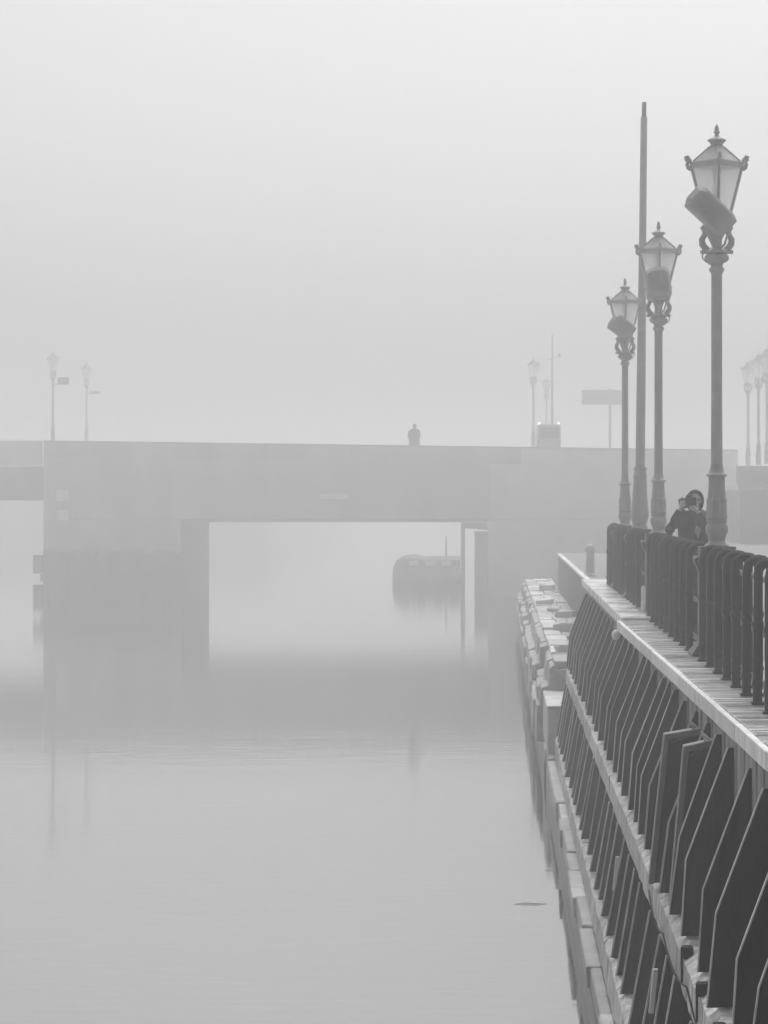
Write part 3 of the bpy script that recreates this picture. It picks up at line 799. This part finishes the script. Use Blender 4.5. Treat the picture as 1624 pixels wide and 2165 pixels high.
def remeshed(mb, name, m, voxel, smooth_it=4):
    me = mb.mesh(name + '_raw', m)
    tmp = bpy.data.objects.new('tmp', me); COL.objects.link(tmp)
    md = tmp.modifiers.new('r', 'REMESH'); md.mode = 'VOXEL'; md.voxel_size = voxel
    sm = tmp.modifiers.new('s', 'SMOOTH'); sm.iterations = smooth_it; sm.factor = .5
    dg = bpy.context.evaluated_depsgraph_get(); dg.update()
    out = bpy.data.meshes.new_from_object(tmp.evaluated_get(dg)); out.name = name
    bpy.data.objects.remove(tmp); bpy.data.meshes.remove(me)
    out.materials.clear(); out.materials.append(m)
    for p in out.polygons: p.use_smooth = True
    return out
# local frame: origin at the feet, facing -Y (towards the viewer); his right arm is on -X
PX, PY = 2.545, 30.0
hd = Vector((-.02, -.06, 1.585))          # head centre
sh_r, el_r, wr_r = Vector((-.19, .0, 1.40)), Vector((-.345, -.15, 1.22)), Vector((-.238, -.33, 1.452))
sh_l, el_l, wr_l = Vector((.19, .0, 1.40)), Vector((.20, -.20, 1.17)), Vector((.0, -.36, 1.425))
b = MB()
limb(b, [(0, .02, .95), (0, .03, 1.1), (0, .02, 1.28), (0, 0, 1.38)], [.15, .135, .15, .12])
limb(b, [(0, 0, 1.36), (-.01, -.03, 1.49)], [.065, .06])
ellipsoid(b, hd + Vector((0, .015, .015)), (.078, .098, .112))
ellipsoid(b, hd + Vector((0, -.035, -.07)), (.055, .06, .055))                      # jaw
ellipsoid(b, hd + Vector((0, -.088, -.018)), (.014, .022, .028))                   # nose
ellipsoid(b, hd + Vector((0, -.085, -.062)), (.026, .012, .008)); ellipsoid(b, hd + Vector((0, -.083, -.074)), (.022, .012, .008))
ellipsoid(b, hd + Vector((0, -.078, .03)), (.055, .02, .012))                      # brow
for s_ in (-1, 1):
    ellipsoid(b, hd + Vector((s_ * .08, .01, -.01)), (.012, .022, .032))           # ears
    ellipsoid(b, hd + Vector((s_ * .035, -.07, -.03)), (.022, .02, .02))           # cheeks
limb(b, [sh_r, el_r, wr_r], [.055, .044, .03]); limb(b, [sh_l, el_l, wr_l], [.055, .044, .03])
for s_ in (-1, 1):
    limb(b, [(s_ * .09, .02, .92), (s_ * .11, .0, .5), (s_ * .12, .03, .09)], [.088, .058, .042])
    limb(b, [(s_ * .12, .05, .045), (s_ * .13, -.06, .04), (s_ * .135, -.14, .035)], [.045, .042, .032])
# right hand: palm on the camera's side, four fingers wrapped over the front, thumb behind
cam_c = Vector((-.105, -.30, 1.54))
pr = Vector((-.222, -.335, 1.51))
ellipsoid(b, pr, (.022, .038, .046))
for i, (dz, ln) in enumerate(((.040, .9), (.018, 1.0), (-.004, .95), (-.024, .8))):
    p0 = pr + Vector((-.004, -.025, dz + .008)); p1 = p0 + Vector((.006, -.034, .012)) ; p2 = p1 + Vector((.035 * ln, -.012, .004)); p3 = p2 + Vector((.022 * ln, .008, -.004))
    limb(b, [p0, p1, p2, p3], [.0095, .0095, .009, .0075], 8)
limb(b, [pr + Vector((.0, .02, -.01)), pr + Vector((.02, .045, .015)), pr + Vector((.05, .05, .03))], [.011, .0105, .009], 8)
# left hand: palm under the lens, fingers curling up round it
pl = Vector((-.045, -.375, 1.468))
ellipsoid(b, pl, (.045, .036, .02))
for i, (dx, ln) in enumerate(((-.045, .85), (-.022, 1.0), (.0, .95), (.022, .8))):
    p0 = pl + Vector((dx - .008, -.02, .0)); p1 = p0 + Vector((-.016, -.026, .012)); p2 = p1 + Vector((-.004, -.012, .026 * ln)); p3 = p2 + Vector((.003, .006, .02 * ln))
    limb(b, [p0, p1, p2, p3], [.0095, .0095, .009, .0075], 8)
limb(b, [pl + Vector((.03, .0, .0)), pl + Vector((.035, -.01, .035)), pl + Vector((.02, -.018, .06))], [.011, .0105, .009], 8)
body_me = remeshed(b, 'person', M_SKIN, .0065, 2)
man = link('person', body_me, loc=(PX, PY, DECK - .03), rot=(0, 0, 0))
tag(man, 'person in a dark hooded jacket behind the railing, holding a camera to the eye', 'person')
# jacket
j = MB()
limb(j, [(0, .03, .82), (0, .04, 1.0), (0, .03, 1.2), (0, .01, 1.36)], [.185, .175, .185, .14])
limb(j, [(-.11, .02, 1.0), (-.12, .02, 1.2), (-.15, .0, 1.36)], [.11, .115, .095]); limb(j, [(.11, .02, 1.0), (.12, .02, 1.2), (.15, .0, 1.36)], [.11, .115, .095])
for a_, e_, w_ in ((sh_r, el_r, wr_r), (sh_l, el_l, wr_l)):
    d = (w_ - e_); limb(j, [a_, (a_ + e_) / 2 + Vector((0, 0, -.012)), e_, e_ + d * .5, e_ + d * .93], [.085, .078, .068, .058, .046])
link('jacket', remeshed(j, 'jacket', M_JACKET, .012, 4), man)
# shirt showing in the open front
MB().add([(-.015, -.170, 1.27), (.055, -.172, 1.22), (.012, -.176, 1.10), (-.03, -.176, 1.19), (-.015, -.12, 1.27), (.055, -.12, 1.22), (.012, -.12, 1.10), (-.03, -.12, 1.19)],
         [(0, 3, 2, 1), (0, 1, 5, 4), (1, 2, 6, 5), (2, 3, 7, 6), (3, 0, 4, 7), (4, 5, 6, 7)]).build('shirt', M_SHIRT, man, bevel=.006)
# hood: shell round the head, open towards the viewer
hb = MB(); seg, rings = 24, 12; vs = []; fs = []
for i in range(rings + 1):
    t = i / rings
    yy = -.055 + .20 * t; rr = 1.0 if t < .45 else math.sqrt(max(0, 1 - ((t - .45) / .56) ** 2))
    for k in range(seg):
        a = 2 * math.pi * k / seg
        ca, sa = math.cos(a), math.sin(a)
        vs.append(hd + Vector((.098 * rr * ca, yy + .02 * (1 - sa) * .5, (.124 if sa > 0 else .15) * rr * sa - .004)))
for i in range(rings):
    for k in range(seg): fs.append((i * seg + k, i * seg + (k + 1) % seg, (i + 1) * seg + (k + 1) % seg, (i + 1) * seg + k))
o = hb.add(vs, fs).build('hood', M_JACKET, man, smooth=True)
sd = o.modifiers.new('thickness', 'SOLIDIFY'); sd.thickness = .014; sd.offset = 1
rim = [hd + Vector((.098 * math.cos(2 * math.pi * k / 28), -.052 + .02 * (1 - math.sin(2 * math.pi * k / 28)) * .5, (.124 if math.sin(2 * math.pi * k / 28) > 0 else .15) * math.sin(2 * math.pi * k / 28) - .004)) for k in range(28)]
MB().tube(rim, .006, 8, closed=True).build('rim', M_JACKET, o, smooth=True)
# hair across the top of the forehead
h = MB(); ellipsoid(h, hd + Vector((0, .03, .045)), (.083, .10, .09)); ellipsoid(h, hd + Vector((0.005, -.045, .105)), (.045, .04, .02))
link('hair', remeshed(h, 'hair', M_HAIR, .008, 2), man)
for s_ in (-1, 1):
    e = MB(); ellipsoid(e, hd + Vector((s_ * .033, -.088, .008)), (.014, .008, .009), 10, 8); e.build('eye', M_CAMERA, man, smooth=True)
t = MB()
for s_ in (-1, 1): limb(t, [(s_ * .09, .02, .93), (s_ * .11, .0, .5), (s_ * .12, .03, .10)], [.115, .085, .075])
link('trousers', remeshed(t, 'trousers', M_TROUS, .014, 3), man)
t = MB()
for s_ in (-1, 1): limb(t, [(s_ * .12, .06, .055), (s_ * .13, -.06, .05), (s_ * .135, -.15, .045)], [.055, .052, .044])
link('shoe', remeshed(t, 'shoe', M_BLACK, .01, 2), man)
# camera in his hands
cm = thing('camera_body', 'black camera held up to the face of the person behind the railing', 'camera', Vector((PX, PY, DECK - .03)) + cam_c + Vector((0, 0, -.05)))
cm.rotation_euler = (0, R(-7), R(-8)); cm.scale = (1.12, 1.12, 1.12)
MB().box(-.115, .08, -.04, .035, 0, .115).build('body', M_CAMERA, cm, bevel=.008)
MB().prism_y([(-.035, .115), (.045, .115), (.03, .148), (-.02, .148)], -.045, .035).build('viewfinder', M_CAMERA, cm, bevel=.005)
T = Matrix.Translation((.02, -.04, .046)) @ Matrix.Rotation(R(90), 4, 'X')
ln = MB()
prof = [(.034, -.005), (.034, .02), (.038, .025), (.038, .06), (.033, .065), (.036, .085), (.030, .085), (.028, .07)]
sv = MB().lathe(prof, 18)
ln.add([T @ Vector(p) for p in sv.v], sv.f)
l_ = ln.build('lens', M_CAMERA, cm, smooth=True)
sv = MB().lathe([(.029, .074), (.029, .077), (.0, .079)], 18)
MB().add([T @ Vector(p) for p in sv.v], sv.f).build('front_glass', M_LENS, l_, smooth=True)
MB().lathe([(.011, .115), (.012, .127), (.009, .129)], 12, cx=-.075).build('shutter_dial', M_STEEL, cm)

# ================================================================== HAZE
hm = bpy.data.materials.new('fog'); hm.use_nodes = True
n, l = hm.node_tree.nodes, hm.node_tree.links; n.remove(n['Principled BSDF'])
pv = n.new('ShaderNodeVolumePrincipled'); pv.inputs['Color'].default_value = (.97, .97, .97, 1); pv.inputs['Density'].default_value = HAZE
pv.inputs['Anisotropy'].default_value = 0.78; pv.inputs['Density Attribute'].default_value = ''
l.new(pv.outputs[0], n['Material Output'].inputs['Volume'])
tag(MB().box(-280, 280, -40, 640, -2.0, 16.5).build('haze', hm), kind='stuff')
